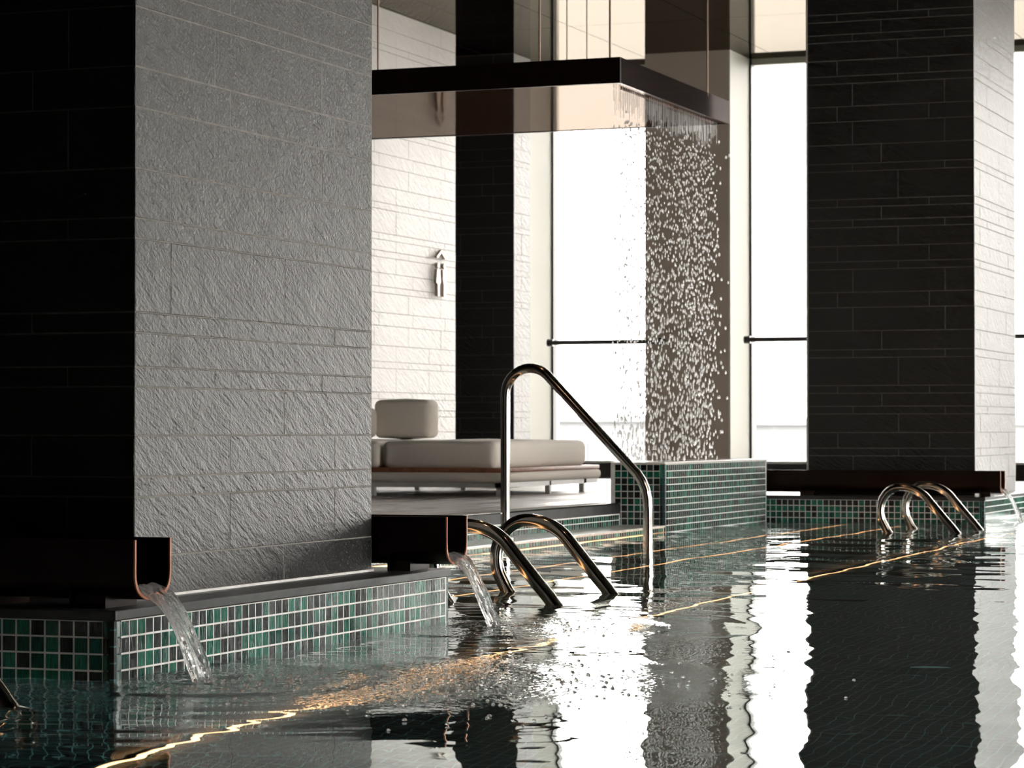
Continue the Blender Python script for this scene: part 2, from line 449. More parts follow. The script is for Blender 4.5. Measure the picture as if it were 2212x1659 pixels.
# ceiling with lacquered panels
ce = struct(MB().box(-9.0, 6.4, -4.4, 21.6, CEIL + 0.012, CEIL + 0.2).build('ceiling', M['gasket']))
CP = {}
xs = [-7.98 - 0.03, -6.83, -5.80, -4.77, -3.74, -2.71, -1.68, -0.65, 0.38, 1.41, 2.44, 3.47, 4.5, 5.53, 6.2]
xs = [-8.6] + xs
ys = [21.28, 19.05, 16.82, 14.59, 12.36, 10.13, 7.9, 5.67, 3.44, 1.21, -1.02, -4.2]
for i in range(len(xs) - 1):
    for j in range(len(ys) - 1):
        a, b2 = round(xs[i + 1] - xs[i], 3), round(ys[j] - ys[j + 1], 3)
        g = 0.003 if i else 0.03
        if (a, b2, g) not in CP:
            ha, hb = a / 2 - g / 1.0, b2 / 2 - 0.003
            mb = MB().box(-ha, ha, -hb, hb, 0, 0.01); me = bpy.data.meshes.new('panel'); me.from_pydata(mb.v, [], mb.f); me.materials.append(M['ceil']); CP[(a, b2, g)] = me
        link('panel', CP[(a, b2, g)], None, ce, ((xs[i] + xs[i + 1]) / 2, (ys[j] + ys[j + 1]) / 2, CEIL))

# kerb below the windows
struct(MB().box(-8.5, 6.2, YW - 0.12, YW + 0.12, DECK - 0.01, 0.28).build('baseboard_back', M['fascia']))

# back wall: deep columns between the windows, taupe in front, window light on their side painted in as cream
RF = [-7.79, -6.05, -4.31, -2.57, -0.83, 0.91]
CW = 0.72
for k, xr in enumerate(RF):
    t = empty('trim_%d' % (k + 1), (xr - CW / 2, 20.98, 0), kind='structure')
    MB().box(xr - CW, xr - 0.012, 20.66, YW + 0.15, DECK - 0.02, CEIL + 0.005).build('column', M['taupe'], t)
    MB().box(xr - 0.012, xr, 20.662, YW + 0.10, DECK - 0.02, CEIL + 0.005).build('lit_side_face', M['cream'], t)
wins = [(a, b - CW) for a, b in zip(RF[:-1], RF[1:])] + [(0.91, 1.8)]
struct(MB().box(1.8, 6.4, YW - 0.1, YW + 0.15, DECK, CEIL).box(-9.0, -8.5, YW - 0.02, YW + 0.15, DECK, CEIL).build('wall_back', M['dark_wall']))
for k, (x0, x1) in enumerate(wins):
    wroot = empty('window_%d' % (k + 1), (x0, YW, 0.28), kind='structure')
    f = MB().box(x0 - 0.012, x0 + 0.016, YW - 0.07, YW + 0.02, 0.28, CEIL).box(x1 - 0.016, x1 + 0.0, YW - 0.07, YW + 0.02, 0.28, CEIL)
    f.build('gasket', M['gasket'], wroot)
    MB().box(x0, x1, YW - 0.05, YW + 0.05, 0.27, 0.295).box(x0, x1, YW - 0.05, YW + 0.05, CEIL - 0.05, CEIL).build('frame', M['cream'], wroot)
    MB().box(x0, x1, YW - 0.006, YW + 0.006, 0.29, CEIL - 0.04).build('pane', M['pane'], wroot)
    # small brass manifestation rings on the glass
    if k < 3:
        n = 3 if k == 0 else 2
        for q in range(n):
            cx = (x0 + 0.132 + 0.28 * q) if k == 0 else (x0 + 0.15 + 0.293 * q)
            if cx > x1 - 0.05: continue
            ring = [(cx + 0.018 * math.cos(a), YW - 0.02, 1.918 + 0.024 * math.sin(a)) for a in [2 * math.pi * t / 16 for t in range(17)]]
            MB().tube(ring, 0.004, 6).build('ring', M['brass'], wroot)
# right-hand glazing, out of frame: gives the side light
for k, (y0, y1) in enumerate([(6.4, 8.6), (8.8, 11.0), (16.3, 18.6), (18.8, 21.1)]):
    wroot = empty('window_%d' % (k + 6), (6.3, y0, 0.3), kind='structure')
    MB().box(6.25, 6.35, y0 - 0.1, y0 + 0.0, 0.3, CEIL).box(6.25, 6.35, y1, y1 + 0.1, 0.3, CEIL).build('frame', M['cream'], wroot)
    MB().box(6.29, 6.31, y0, y1, 0.3, CEIL).build('pane', M['pane'], wroot)

# ------------------------------------------------------------------ slate cladding
SEQ = [.047, .097, .115, .047, .08, .048, .173, .048, .117, .144, .095, .142]
JF = [.471, .278, .471, .181, .0, .278, .471, .181, .0, .181, .278, .181]
JA, JB, JC = .174, .487, .404
JS = [JA, JB, JA, JC, JA, JB, JA, JC, JA, JC, JB, JC]
courses = [(.155, .252, .278, JA), (.252, .394, .181, JB)]
z = .394; i = 0
while z < CEIL - 0.01:
    z1 = min(CEIL, z + SEQ[i % 12]); courses.append((z, z1, JF[i % 12], JS[i % 12])); z = z1; i += 1
SL = {}
def slate_mesh(l, h, mat):
    key = (round(l, 3), round(h, 3), mat)
    if key not in SL:
        a, b2, t, c = key[0] / 2 - 0.0014, key[1] / 2 - 0.0014, 0.012, 0.0012
        vs = [(-a, 0, -b2), (a, 0, -b2), (a, 0, b2), (-a, 0, b2),
              (-a, -t + c, -b2), (a, -t + c, -b2), (a, -t + c, b2), (-a, -t + c, b2),
              (-a + c, -t, -b2 + c), (a - c, -t, -b2 + c), (a - c, -t, b2 - c), (-a + c, -t, b2 - c)]
        fs = [(8, 9, 10, 11)] + [(i, (i + 1) % 4, (i + 1) % 4 + 4, i + 4) for i in range(4)] + [(i + 4, (i + 1) % 4 + 4, (i + 1) % 4 + 8, i + 8) for i in range(4)]
        me = bpy.data.meshes.new('stone_tile'); me.from_pydata(vs, [], fs); me.materials.append(M[mat]); SL[key] = me
    return SL[key]

def clad(par, axis, a0, a1, plane, off, L, mat, jidx, zmax=CEIL, from_end=False):
    """axis 'x': front face (toward -y) at y=plane from x=a0 to a1, joints measured back from a1; axis 'y': face toward +x at x=plane, joints from a0"""
    for (z0, z1, jf, js) in courses:
        if z0 >= zmax: break
        js_ = (jf if jidx == 0 else js) + off
        cuts = [a0, a1]
        for k in range(-3, 40):
            c = (a1 - js_ - k * L) if axis == 'x' else (a0 + js_ + k * L)
            if a0 + 0.03 < c < a1 - 0.03: cuts.append(c)
        cuts.sort()
        for c0, c1 in zip(cuts[:-1], cuts[1:]):
            me = slate_mesh(c1 - c0, min(z1, zmax) - z0, mat)
            cm = (c0 + c1) / 2; zm = (z0 + min(z1, zmax)) / 2
            j = random.uniform(-0.0006, 0.0006)
            if axis == 'x': link('stone_tile', me, None, par, (cm, plane + 0.012 + j, zm))
            elif axis == '-y': link('stone_tile', me, None, par, (plane + 0.012 + j, cm, zm), (0, 0, -math.pi / 2))
            else: link('stone_tile', me, None, par, (plane - 0.012 + j, cm, zm), (0, 0, math.pi / 2))

def pillar(xr, yf, wd, dp, zb, label, mat='slate', left=False, smat=None, grout='grout_grey'):
    root = empty('stone_pillar', (xr - wd / 2, yf + dp / 2, zb), label=label, cat='pillar')
    MB().box(xr - wd, xr - 0.0007, yf + 0.0007, yf + dp, zb, CEIL).build('shaft', M[grout], root)
    clad(root, 'x', xr - wd, xr - 0.0, yf, 0, .575, mat, 0)
    clad(root, 'y', yf + 0.0, yf + dp, xr, 0, .625, smat or mat, 1)
    if left: MB().box(xr - wd - 0.012, xr - wd, yf + 0.001, yf + dp, zb, CEIL).build('lit_side_cladding', M['slate_wall'], root)  # same dark stone made pale here, grazing window light painted into its colour
    return root

pillar(-3.06, 5.51, 1.03, 1.36, .155, 'large dark slate-clad pillar standing on the nearest green-tiled plinth', grout='grout_light')
pillar(-3.186, 16.15, 1.04, 1.36, .155, 'black slate-clad pillar at right behind the far pool ladder', left=True)
p3 = pillar(-7.745, 20.22, 0.80, 0.38, DECK, 'narrow black slate pillar between the pale stone wall and the window', smat='slate_lit')

# pale stone wall at the back left, carries the pictogram sign
wl = struct(MB().box(-8.55, -7.8 - 0.0007, 16.9, 19.1, DECK, CEIL).build('wall_stone', M['grout_grey']))
clad(wl, 'y', 16.9, 19.1, -7.8, 0.25, .625, 'slate_wall', 1)

# ------------------------------------------------------------------ mosaic plinths
MT = {}
def mosaic_mesh(w_, h_):
    key = (round(w_, 4), round(h_, 4))
    if key not in MT:
        a, b2, t, c = key[0] / 2 - 0.0022, key[1] / 2 - 0.0020, 0.0007, 0.0005
        vs = [(-a, 0, -b2), (a, 0, -b2), (a, 0, b2), (-a, 0, b2), (-a + c, -t, -b2 + c), (a - c, -t, -b2 + c), (a - c, -t, b2 - c), (-a + c, -t, b2 - c)]
        fs = [(4, 5, 6, 7), (0, 1, 5, 4), (1, 2, 6, 5), (2, 3, 7, 6), (3, 0, 4, 7)]
        me = bpy.data.meshes.new('mosaic_tile'); me.from_pydata(vs, [], fs); me.materials.append(M['mosaic']); MT[key] = me
    return MT[key]

class Mos:
    def __init__(s): s.n = 0; s.mb = MB()
    def put(s, par, face, c, plane, zc, w_, h_, single):
        if single and s.n < 298:
            me = mosaic_mesh(w_, h_); s.n += 1
            jx = random.uniform(-.0004, .0004)
            if face == 'x': link('mosaic_tile', me, None, par, (c, plane + jx, zc))
            else: link('mosaic_tile', me, None, par, (plane + jx, c, zc), (random.uniform(-.006, .006), 0, math.pi / 2 + random.uniform(-.012, .012)))
        else:
            me = mosaic_mesh(w_, h_)
            vs = [tuple(v.co) for v in me.vertices]
            if face == 'x': vs = [(x + c, y + plane, z_ + zc) for x, y, z_ in vs]
            else: vs = [(-y + plane, x + c, z_ + zc) for x, y, z_ in vs]
            s.mb.add(vs, [tuple(p.vertices) for p in me.polygons])
    def done(s, par):
        if s.mb.v:
            o = s.mb.build('mosaic_tiles', M['mosaic'], par, recalc=False); o['kind'] = 'stuff'

def corner_tiles(par, x, y, zt, rows, sx=1, sy=-1, r=0.03, flip=False):
    """rounded corner bead, one tile per row"""
    for k in range(rows):
        z1 = zt - k * PITCH_T - 0.0015; z0 = zt - (k + 1) * PITCH_T + 0.0015
        mb = MB(); n = 5; vs = []
        cx, cy = x - sx * r, y - sy * r
        for i in range(n + 1):
            a = math.pi / 2 * i / n
            px_, py_ = cx + sx * r * math.cos(a), cy + sy * r * math.sin(a)
            vs += [(px_, py_, z0), (px_, py_, z1)]
        fs = [(2 * i, 2 * i + 2, 2 * i + 3, 2 * i + 1) for i in range(n)]
        vs += [(cx, cy, z0), (cx, cy, z1)]; m_ = len(vs)
        fs += [tuple([2 * i + 1 for i in range(n + 1)] + [m_ - 1]), tuple([2 * i for i in range(n, -1, -1)] + [m_ - 2])]
        mb.add(vs, fs).build('corner_tile', M['mosaic'], par, smooth=True)

def plinth(x0, x1, y0, y1, label, front_n, side_single, zt=.131, slab=True, name='tiled_plinth', zslab=DECK, cat='plinth', fx0=None, bead=None):
    root = empty(name, ((x0 + x1) / 2, (y0 + y1) / 2, FLOOR), label=label, cat=cat)
    r = 0.03
    MB().box(x0, x1 - 0.004, y0 + 0.004, y1, FLOOR, zt + 0.0).build('body', M['lining'], root)
    rows0 = max(4, int(round((zt + 0.02) / PITCH_T)))
    # grout bed skins
    MB().box(x0 if fx0 is None else fx0, x1 - r, y0 + 0.001, y0 + 0.004, zt - rows0 * PITCH_T, zt).box(x1 - 0.004, x1 - 0.001, y0 + r, y1 - r * 0.7, zt - rows0 * PITCH_T, zt).build('grout_bed', M['grout_white'], root)
    rows = max(4, int(round((zt + 0.02) / PITCH_T)))
    mo = Mos()
    ncol = int((y1 - y0 - r - 0.02) / PITCH_T)
    for k in range(ncol):
        for j in range(rows):
            mo.put(root, 'y', y0 + r + (k + .5) * PITCH_T, x1 - 0.001, zt - (j + .5) * PITCH_T, PITCH_T, PITCH_T, side_single)
    nf = int(((x1 - r) - (x0 if fx0 is None else fx0)) / PITCH_T)
    for k in range(nf):
        for j in range(rows):
            mo.put(root, 'x', x1 - r - (k + .5) * PITCH_T, y0 + 0.001, zt - (j + .5) * PITCH_T, PITCH_T, PITCH_T, k < front_n)
    mo.done(root)
    corner_tiles(root, x1, y0, zt, rows)
    if slab:
        MB().box(x0, x1 + 0.004, y0 - 0.004, y1 + 0.002, zt + 0.001, zslab).build('coping', M['coping'], root, bevel=0.003)
    if bead: MB().box(bead[0], bead[0] + 0.007, bead[1], bead[2], zslab, zslab + 0.006).box(x0 + .3, bead[0] + 0.007, bead[1] - 0.007, bead[1], zslab, zslab + 0.006).build('sealant_bead', M['grout_white'], root)
    return root

PL1 = (-4.4, -2.914, 5.16, 7.09)
plinth(*PL1, 'long green mosaic plinth with dark coping under the nearest pillar', 21, True, bead=(-3.06, 5.51, 6.87))
plinth(-4.64, -3.06, 15.8, 17.5, 'far green mosaic plinth behind the far pool ladder, under black pillar', 42, False)
# shower block
def block():
    x0, x1, y0, y1, zt = -4.70, -4.39, 13.74, 15.79, .367
    root = plinth(x0, x1, y0, y1, 'square green mosaic shower block with wet white top under falling rain', 9, False, zt=zt, slab=False, name='shower_block', cat='block', fx0=-4.70)
    MB().box(x0, x1 - 0.0, y0 + 0.0, y1, zt, zt + 0.012).build('top_slab', M['wet'], root, bevel=0.004)
M['wet'] = simple('wet_pale_stone', (0.78, 0.76, 0.72), 0.12, spec=0.7, bump=0.003, nscale=40)
block()

# ------------------------------------------------------------------ pool steps (structure of the basin)
M['tread'] = simple('wet_step_stone', (0.74, 0.72, 0.68), 0.15, spec=0.7, noise=0.25, nscale=22, bump=0.0015)
bs = MB().box(-4.704, -4.645, 7.2, 13.74, 0.10, DECK - 0.0).box(-4.72, -4.645, 15.79, 15.8, -.1, .15)
struct(bs.build('trim_9', M['fascia']))
struct(MB().box(-4.70, -4.65, 7.2, 13.74, -0.1, 0.10).box(-4.66, -4.40, 7.2, 13.74, FLOOR, 0.028).box(-4.41, -3.86, 7.12, 15.79, FLOOR, -0.25)
       .box(-3.87, -3.54, 7.12, 15.79, FLOOR, -0.42).box(-3.55, -2.94, 7.12, 15.79, FLOOR, -0.62).build('floor_steps', M['lining']))
st = empty('pool_step', (-4.52, 10.5, 0), label='wide wet pale tread just above the water along the deck', cat='step')
MB().box(-4.645, -4.386, 7.2, 13.735, 0.028, 0.038).build('tread', M['tread'], st, bevel=0.002)
mo = Mos()
for k in range(int(6.5 / PITCH_T)):
    yc = 13.72 - (k + .5) * PITCH_T
    for zc in (0.0805, 0.0505): mo.put(st, 'y', yc, -4.645, zc, PITCH_T, 0.030, False)
    for zc in (0.0125, -0.018): mo.put(st, 'y', yc, -4.395, zc, PITCH_T, 0.030, False)
mo.done(st)
MB().box(-4.648, -4.6455, 7.2, 13.73, 0.034, 0.10).box(-4.40, -4.395, 7.2, 13.73, -0.1, 0.028).build('grout_bed', M['grout_white'], st)

# slotted drain grate along the deck edge
gr = empty('drain_grate', (-4.73, 10.5, DECK), label='narrow slotted drain grate along the dark deck edge', cat='drain')
MB().box(-4.775, -4.772, 7.2, 13.73, DECK - 0.004, DECK + 0.004).box(-4.650, -4.645, 7.2, 13.73, DECK - 0.004, DECK + 0.004).build('frame', M['steel'], gr)
sl = MB(); yk = 7.2
while yk < 13.72:
    sl.box(-4.772, -4.650, yk, yk + 0.018, DECK - 0.001, DECK + 0.003); yk += 0.036
so = sl.build('slats', M['cream'], gr); so['kind'] = 'stuff'

# led strips
def led(x, y0, y1, z0, label, mat='led'):
    r = empty('light_strip', (x, (y0 + y1) / 2, z0), label=label, cat='light strip', group='warm light strips along the pool steps')
    MB().box(x, x + 0.012, y0, y1, z0 - 0.008, z0 + 0.003).build('diffuser', M[mat], r)
    MB().box(x - 0.006, x, y0, y1, z0 - 0.016, z0 + 0.007).build('housing', M['rail'], r)
led(-4.384, 7.3, 13.74, -0.002, 'thin glowing strip right at the waterline below the wet tread')
led(-3.852, 7.2, 15.6, -0.262, 'thin orange underwater strip nearest the shower block')
led(-3.532, 7.2, 15.6, -0.432, 'middle orange underwater strip ending at the far plinth')
led(-2.905, 2.0, 15.78, -1.27, 'longest orange underwater strip crossing the whole pool floor diagonally', 'led_main')

# ------------------------------------------------------------------ troughs and spouting water
def trough(x0, x1, y0, y1, z0, z1, label, brk):
    root = empty('water_trough', ((x0 + x1) / 2, (y0 + y1) / 2, z0), label=label, cat='trough')
    wd = (y1 - y0) / 2; yc = (y0 + y1) / 2; t = 0.006
    def prof(ins):
        a = wd - ins; rr = a * 1.0
        pts = [(yc - a, z1)]
        n = 14; dz = 0.42 * (z1 - z0)
        for k in range(n + 1):
            an = math.pi * k / n
            ex = 1.0
            pts.append((yc - a * (abs(math.cos(an)) ** 0.8) * (1 if math.cos(an) >= 0 else -1), z0 + ins + dz - (dz) * (math.sin(an) ** 0.85)))
        pts.append((yc + a, z1))
        return pts
    po, pi_ = prof(0), prof(t); n = len(po)
    vs = [(x0, y, z_) for y, z_ in po] + [(x1, y, z_) for y, z_ in po] + [(x0, y, z_) for y, z_ in pi_] + [(x1, y, z_) for y, z_ in pi_]
    fs = []
    for i in range(n - 1):
        fs += [(i, i + 1, n + i + 1, n + i), (2 * n + i + 1, 2 * n + i, 3 * n + i, 3 * n + i + 1), (i, 2 * n + i, 2 * n + i + 1, i + 1)]
    fs += [(0, n, 3 * n, 2 * n), (n - 1, 2 * n - 1, 4 * n - 1, 3 * n - 1)]
    MB().add(vs, fs).build('channel', M['bronze'], root, smooth=True)
    # copper lip at the spout end
    vs = [(x1, y, z_) for y, z_ in po] + [(x1 + 0.004, y, z_) for y, z_ in po] + [(x1, y, z_) for y, z_ in pi_] + [(x1 + 0.004, y, z_) for y, z_ in pi_]
    fs = []
    for i in range(n - 1):
        fs += [(i, i + 1, n + i + 1, n + i), (2 * n + i + 1, 2 * n + i, 3 * n + i, 3 * n + i + 1), (n + i, n + i + 1, 3 * n + i + 1, 3 * n + i)]
    fs += [(0, n, 3 * n, 2 * n), (n - 1, 2 * n - 1, 4 * n - 1, 3 * n - 1)]
    l_ = MB().add(vs, fs).build('lip', M['copper'], root); l_['label'] = 'copper coloured rim'
    # water lying in the channel
    MB().box(x0 + .01, x1 - 0.005, yc - wd * .62, yc + wd * .62, z0 + 0.012, z0 + 0.026).build('water_film', M['stream'], root)
    for (bx, bw) in brk:
        MB().box(bx, bx + bw, y0 + 0.012, y1 - 0.012, DECK, z0 + 0.012).box(bx - 0.004, bx, y0 - 0.002, y1 - 0.02, DECK, z0 + 0.03).build('bracket', M['bronze'], root)
    return root
trough(-4.35, -2.893, 5.205, 5.372, .172, .308, 'dark trough on the nearest plinth with copper rim and spout', [(-3.35, .1), (-3.05, .08)])
trough(-4.35, -2.848, 6.900, 7.055, .172, .308, 'dark bronze trough behind the nearest pillar pouring into the pool', [(-3.02, .06), (-3.5, .1)])
trough(-4.62, -2.98, 15.86, 16.01, .172, .308, 'long bronze trough on the far plinth below the black pillar', [(-4.2, .08), (-3.1, .06)])

def stream(x0, yc, wd0, wd1, z0, label, seed, vx=0.72):
    rnd = random.Random(seed)
    N, K = 60, 72
    vs = []
    ph = [rnd.uniform(0, 6.28) for _ in range(12)]
    tmax = math.sqrt(2 * (z0 + 0.012) / 9.81)
    for i in range(N + 1):
        t = tmax * i / N
        x = x0 + vx * t; zc = z0 - 0.5 * 9.81 * t * t
        vx_, vz = vx, -9.81 * t
        l = math.hypot(vx_, vz); nx, nz = -vz / l, vx_ / l      # outward normal (up-right)
        f = i / N
        wd = wd0 + (wd1 - wd0) * min(1, f * 1.3)
        th = 0.016 + 0.003 * math.sin(f * 9)
        for k in range(K):
            a = 2 * math.pi * k / K
            yy_ = math.cos(a); u = math.sin(a)
            rid = 0.30 * math.sin(31 * yy_ + ph[6] + 6 * f + 1.5 * math.sin(14 * f)) + 0.24 * math.sin(17 * f + 9 * yy_ + ph[7]) * f + 0.20 * math.sin(7 * yy_ + ph[0] + 3 * math.sin(f * 4 + ph[1])) + 0.18 * math.sin(13 * yy_ + ph[2] + 5 * f) + 0.13 * math.sin(23 * yy_ + ph[3] - 9 * f + 2 * math.sin(9 * f)) + 0.12 * math.sin(11 * f + 6 * yy_ + ph[4]) * f
            yoff = yy_ * wd / 2 + 0.004 * math.sin(10 * f + ph[5]) * f
            off = u * th / 2 * (1 + rid * (1.6 if u > 0 else 0.6)) + (0.012 * (yy_ ** 2) * (1 - f) if True else 0)
            vs.append((x + nx * off, yc + yoff, zc + nz * off))
    fs = []
    for i in range(N):
        for k in range(K):
            a = i * K + k; b2 = i * K + (k + 1) % K
            fs.append((a, b2, b2 + K, a + K))
    fs.append(tuple(range(K - 1, -1, -1))); fs.append(tuple(range(N * K, N * K + K)))
    o = MB().add(vs, fs).build('water_stream', M['stream'], smooth=False)
    o.data.polygons.foreach_set('use_smooth', [True] * len(o.data.polygons))
    meta(o, label=label, cat='water', group='streams of water from the spouts')
stream(-2.915, 5.2885, .118, .088, .192, 'clear stream falling from the nearest copper-rimmed spout', 1, 0.75)
stream(-2.87, 6.9775, .105, .075, .192, 'clear stream falling from the spout beside the near ladder', 2, 0.68)
stream(-3.0, 15.935, .105, .08, .192, 'clear stream falling from the far spout at the right edge', 3, 0.66)

# ------------------------------------------------------------------ stainless rails
R_T = 0.0225
def rail_profile(xf, y):
    """arch of one ladder rail, seen from the side; xf = x of the right foot at the waterline"""
    pts = []
    # smooth spline over control points
    C = [(0.05, -0.62), (0.05, -0.30), (0.045, -0.08), (0.0, 0.0), (-0.053, 0.0625), (-0.106, 0.125)]
    for (a, b2) in C: pts.append((xf + a, y, b2))
    # arc over the top: circle through tangent from the diagonal to the inner curl
    cx, cz = -0.30, 0.115
    a0 = math.radians(33.6)
    for k in range(0, 19):
        a = a0 + (math.radians(212) - a0) * k / 18
        pts.append((xf + cx + (0.17 if math.cos(a) > 0 else 0.112) * math.cos(a), y, cz + 0.13 * math.sin(a)))
    pts += [(xf - 0.368, y, -0.003), (xf - 0.325, y, -0.055), (xf - 0.27, y, -0.12), (xf - 0.26, y, -0.22), (xf - 0.26, y, -0.60)]
    # Catmull-Rom resample
    V = [Vector(p) for p in pts]; out = []
    for i in range(len(V) - 1):
        p0 = V[max(0, i - 1)]; p1 = V[i]; p2 = V[i + 1]; p3 = V[min(len(V) - 1, i + 2)]
        for s_ in range(3):
            t = s_ / 3
            out.append(0.5 * ((2 * p1) + (-p0 + p2) * t + (2 * p0 - 5 * p1 + 4 * p2 - p3) * t * t + (-p0 + 3 * p1 - 3 * p2 + p3) * t ** 3))
    out.append(V[-1])
    return out
def ladder(xf, y0, y1, label):
    root = empty('pool_ladder', (xf - 0.2, (y0 + y1) / 2, -0.62), label=label, cat='ladder')
    for y in (y0, y1):
        MB().tube(rail_profile(xf, y), R_T, 20).build('rail', M['steel'], root, smooth=True)
    for k in range(2):
        zz = -0.28 - 0.27 * k
        MB().box(xf + 0.0, xf + 0.08, y0, y1, zz - 0.012, zz + 0.012).build('rung', M['steel'], root, bevel=0.003)
    return root
ladder(-2.910, 7.95, 8.505, 'polished steel ladder behind the second spout, two arched rails')
ladder(-2.905, 14.20, 14.81, 'polished steel ladder at right in front of the far mosaic plinth')
ladder(-2.862, 4.06, 4.63, 'steel ladder at lower left edge, only a rail tip showing')

g = empty('grab_rail', (-4.52, 11.7, 0.038), label='tall steel stair handrail looping from the wet step into the pool', cat='handrail')
# explicit loop: rise, arch, long slope, drop
pts = [(-4.525, 11.7, 0.038), (-4.525, 11.7, 0.30), (-4.525, 11.7, 0.60), (-4.525, 11.7, 0.715)]
c = (-4.400, 0.715); rr = 0.125
for k in range(1, 13):
    a = math.radians(180 - k * (180 - 48) / 12)
    pts.append((c[0] + rr * math.cos(a), 11.7, c[1] + rr * math.sin(a) * 1.02))
xA, zA = pts[-1][0], pts[-1][2]
xB, zB = -3.875, 0.352
for k in range(1, 8): pts.append((xA + (xB - xA) * k / 8, 11.7, zA + (zB - zA) * k / 8))
pts += [(-3.875, 11.7, 0.352), (-3.851, 11.7, 0.318), (-3.834, 11.7, 0.278), (-3.825, 11.7, 0.235), (-3.822, 11.7, 0.18), (-3.822, 11.7, 0.05), (-3.822, 11.7, -0.25)]
MB().tube(pts, R_T, 20).build('rail', M['steel'], g, smooth=True)
MB().cyl(-4.525, 11.7, 0.038, 0.046, 0.045, 24).build('flange', M['steel'], g)

# window guard rails
def guard(x0, x1, z_, y_, label):
    r = empty('guard_rail', ((x0 + x1) / 2, y_, z_), label=label, cat='handrail', group='guard rails across the windows')
    MB().tube([(x0, y_, z_), (x1, y_, z_)], 0.019, 12).build('bar', M['rail'], r, smooth=True)
    for x, s_ in ((x0, 1), (x1, -1)):
        MB().tube([(x, y_, z_), (x + s_ * 0.05, y_, z_)], 0.03, 16).tube([(x + s_ * 0.025, y_, z_), (x + s_ * 0.025, 20.665, z_)], 0.012, 8).build('end_bracket', M['rail'], r)
guard(-7.575, -6.57, 1.270, 20.55, 'dark guard rail across the left window behind the tall handrail')
guard(-5.90, -4.85, 1.275, 20.55, 'dark guard rail across the middle window left of black pillar')
guard(-4.17, -3.15, 1.275, 20.55, 'dark guard rail across the window at the right edge')

# ------------------------------------------------------------------ rain canopy
XC, YC0, YC1, ZC0, ZC1 = -4.54, 13.43, 15.5, 2.40, 2.538
cn = empty('rain_canopy', (-6.0, 14.5, ZC0), label='wide suspended bronze rain-shower canopy hanging from thin rods', cat='canopy')
MB().box(-7.5, XC, YC0, YC0 + 0.02, ZC0, ZC1).build('front_fascia', M['bronze'], cn)
MB().box(XC - 0.02, XC, YC0 + 0.02, YC1, ZC0, ZC1).build('side_fascia', M['bronze_gloss'] if 'bronze_gloss' in M else gloss_panel('glossy_bronze', (0.008, 0.004, 0.003), (0.42, 0.38, 0.38), 0.10), cn)
MB().box(-7.5, XC - 0.02, YC1 - 0.02, YC1, ZC0, ZC1).build('rear_fascia', M['bronze'], cn)
MB().box(-7.5, -7.48, YC0 + 0.02, YC1 - 0.02, ZC0, ZC1).build('end_fascia', M['bronze'], cn)
MB().box(-7.48, XC - 0.02, YC0 + 0.02, YC1 - 0.02, ZC0 + 0.003, ZC0 + 0.015).build('soffit', M['under'], cn)
M['rodm'] = simple('bronze_rod', (0.35, 0.25, 0.2), 0.35, metal=0.8)
def ux(px, Y):
    u = (px - 1106) / FPX
    return Y * (.934 * u - .358) / (.358 * u + .934)
for x, y in [(-5.95, 13.44), (-4.97 - 0.03, 13.44), (-4.62, 13.5), (-7.2, 13.44), (-4.545, 15.05), (-5.55, 15.4), (-5.42, 15.4)]:
    MB().cyl(x, y, ZC1 - 0.02, CEIL, 0.006 if y < 15.2 else 0.0035, 8).build('rod', M['rodm'], cn)
noz = MB()
for k in range(58):
    y = 13.66 + k * 0.03
    noz.cyl(-4.61, y, ZC0 - 0.006, ZC0 + 0.004, 0.004, 6)
no = noz.build('nozzles', M['rodm'], cn); no['kind'] = 'stuff'

# rain
rv, rf = [], []
def ell(cx, cy, cz, r, h):
    n = len(rv); K = 6
    rv.append((cx, cy, cz - h))
    for zz, q in ((-0.5, .87), (0.45, .8)):
        for k in range(K):
            a = 2 * math.pi * k / K
            rv.append((cx + r * q * math.cos(a), cy + r * q * math.sin(a), cz + zz * h))
    rv.append((cx, cy, cz + h * 1.15))
    for k in range(K):
        k2 = (k + 1) % K
        rf.append((n, n + 1 + k2, n + 1 + k)); rf.append((n + 1 + k, n + 1 + k2, n + 1 + K + k2, n + 1 + K + k)); rf.append((n + 1 + K + k, n + 1 + K + k2, n + 2 * K + 1))
for row in range(3):
    xr = -4.585 - row * 0.035
    for k in range(58):
        y = 13.66 + k * 0.03 + random.uniform(-.004, .004)
        if 14.52 < y < 14.62 or 14.02 < y < 14.05: continue
        ln = random.uniform(0.06, 0.16)
        n = len(rv)
        for zz in (ZC0, ZC0 - ln):
            for q in range(4):
                a = math.pi / 2 * q
                rv.append((xr + 0.0011 * math.cos(a), y + 0.0011 * math.sin(a), zz))
        for q in range(4): rf.append((n + q, n + (q + 1) % 4, n + 4 + (q + 1) % 4, n + 4 + q))
        zz = ZC0 - ln
        while zz > 0.39:
            zz -= random.uniform(0.03, 0.16)
            if zz < 0.385: break
            fall = (ZC0 - zz)
            if random.random() < 0.9:
                ell(xr + random.gauss(0, .004 * fall), y + random.gauss(0, .007 * fall), zz, random.uniform(.0034, .0064), random.uniform(.006, .011) * (1 + fall * 0.35))
for k in range(46):
    zz = random.uniform(0.5, 2.3); ell(-4.6 + random.gauss(0, .03), 15.42 + random.uniform(0, .12), zz, .007, .012)
rm = bpy.data.meshes.new('rain_water'); rm.from_pydata(rv, [], rf)
rm.polygons.foreach_set('use_smooth', [True] * len(rm.polygons))
meta(link('rain_water', rm, M['drop']), label='curtain of falling rain drops between the canopy and the shower block', cat='water', kind='stuff')

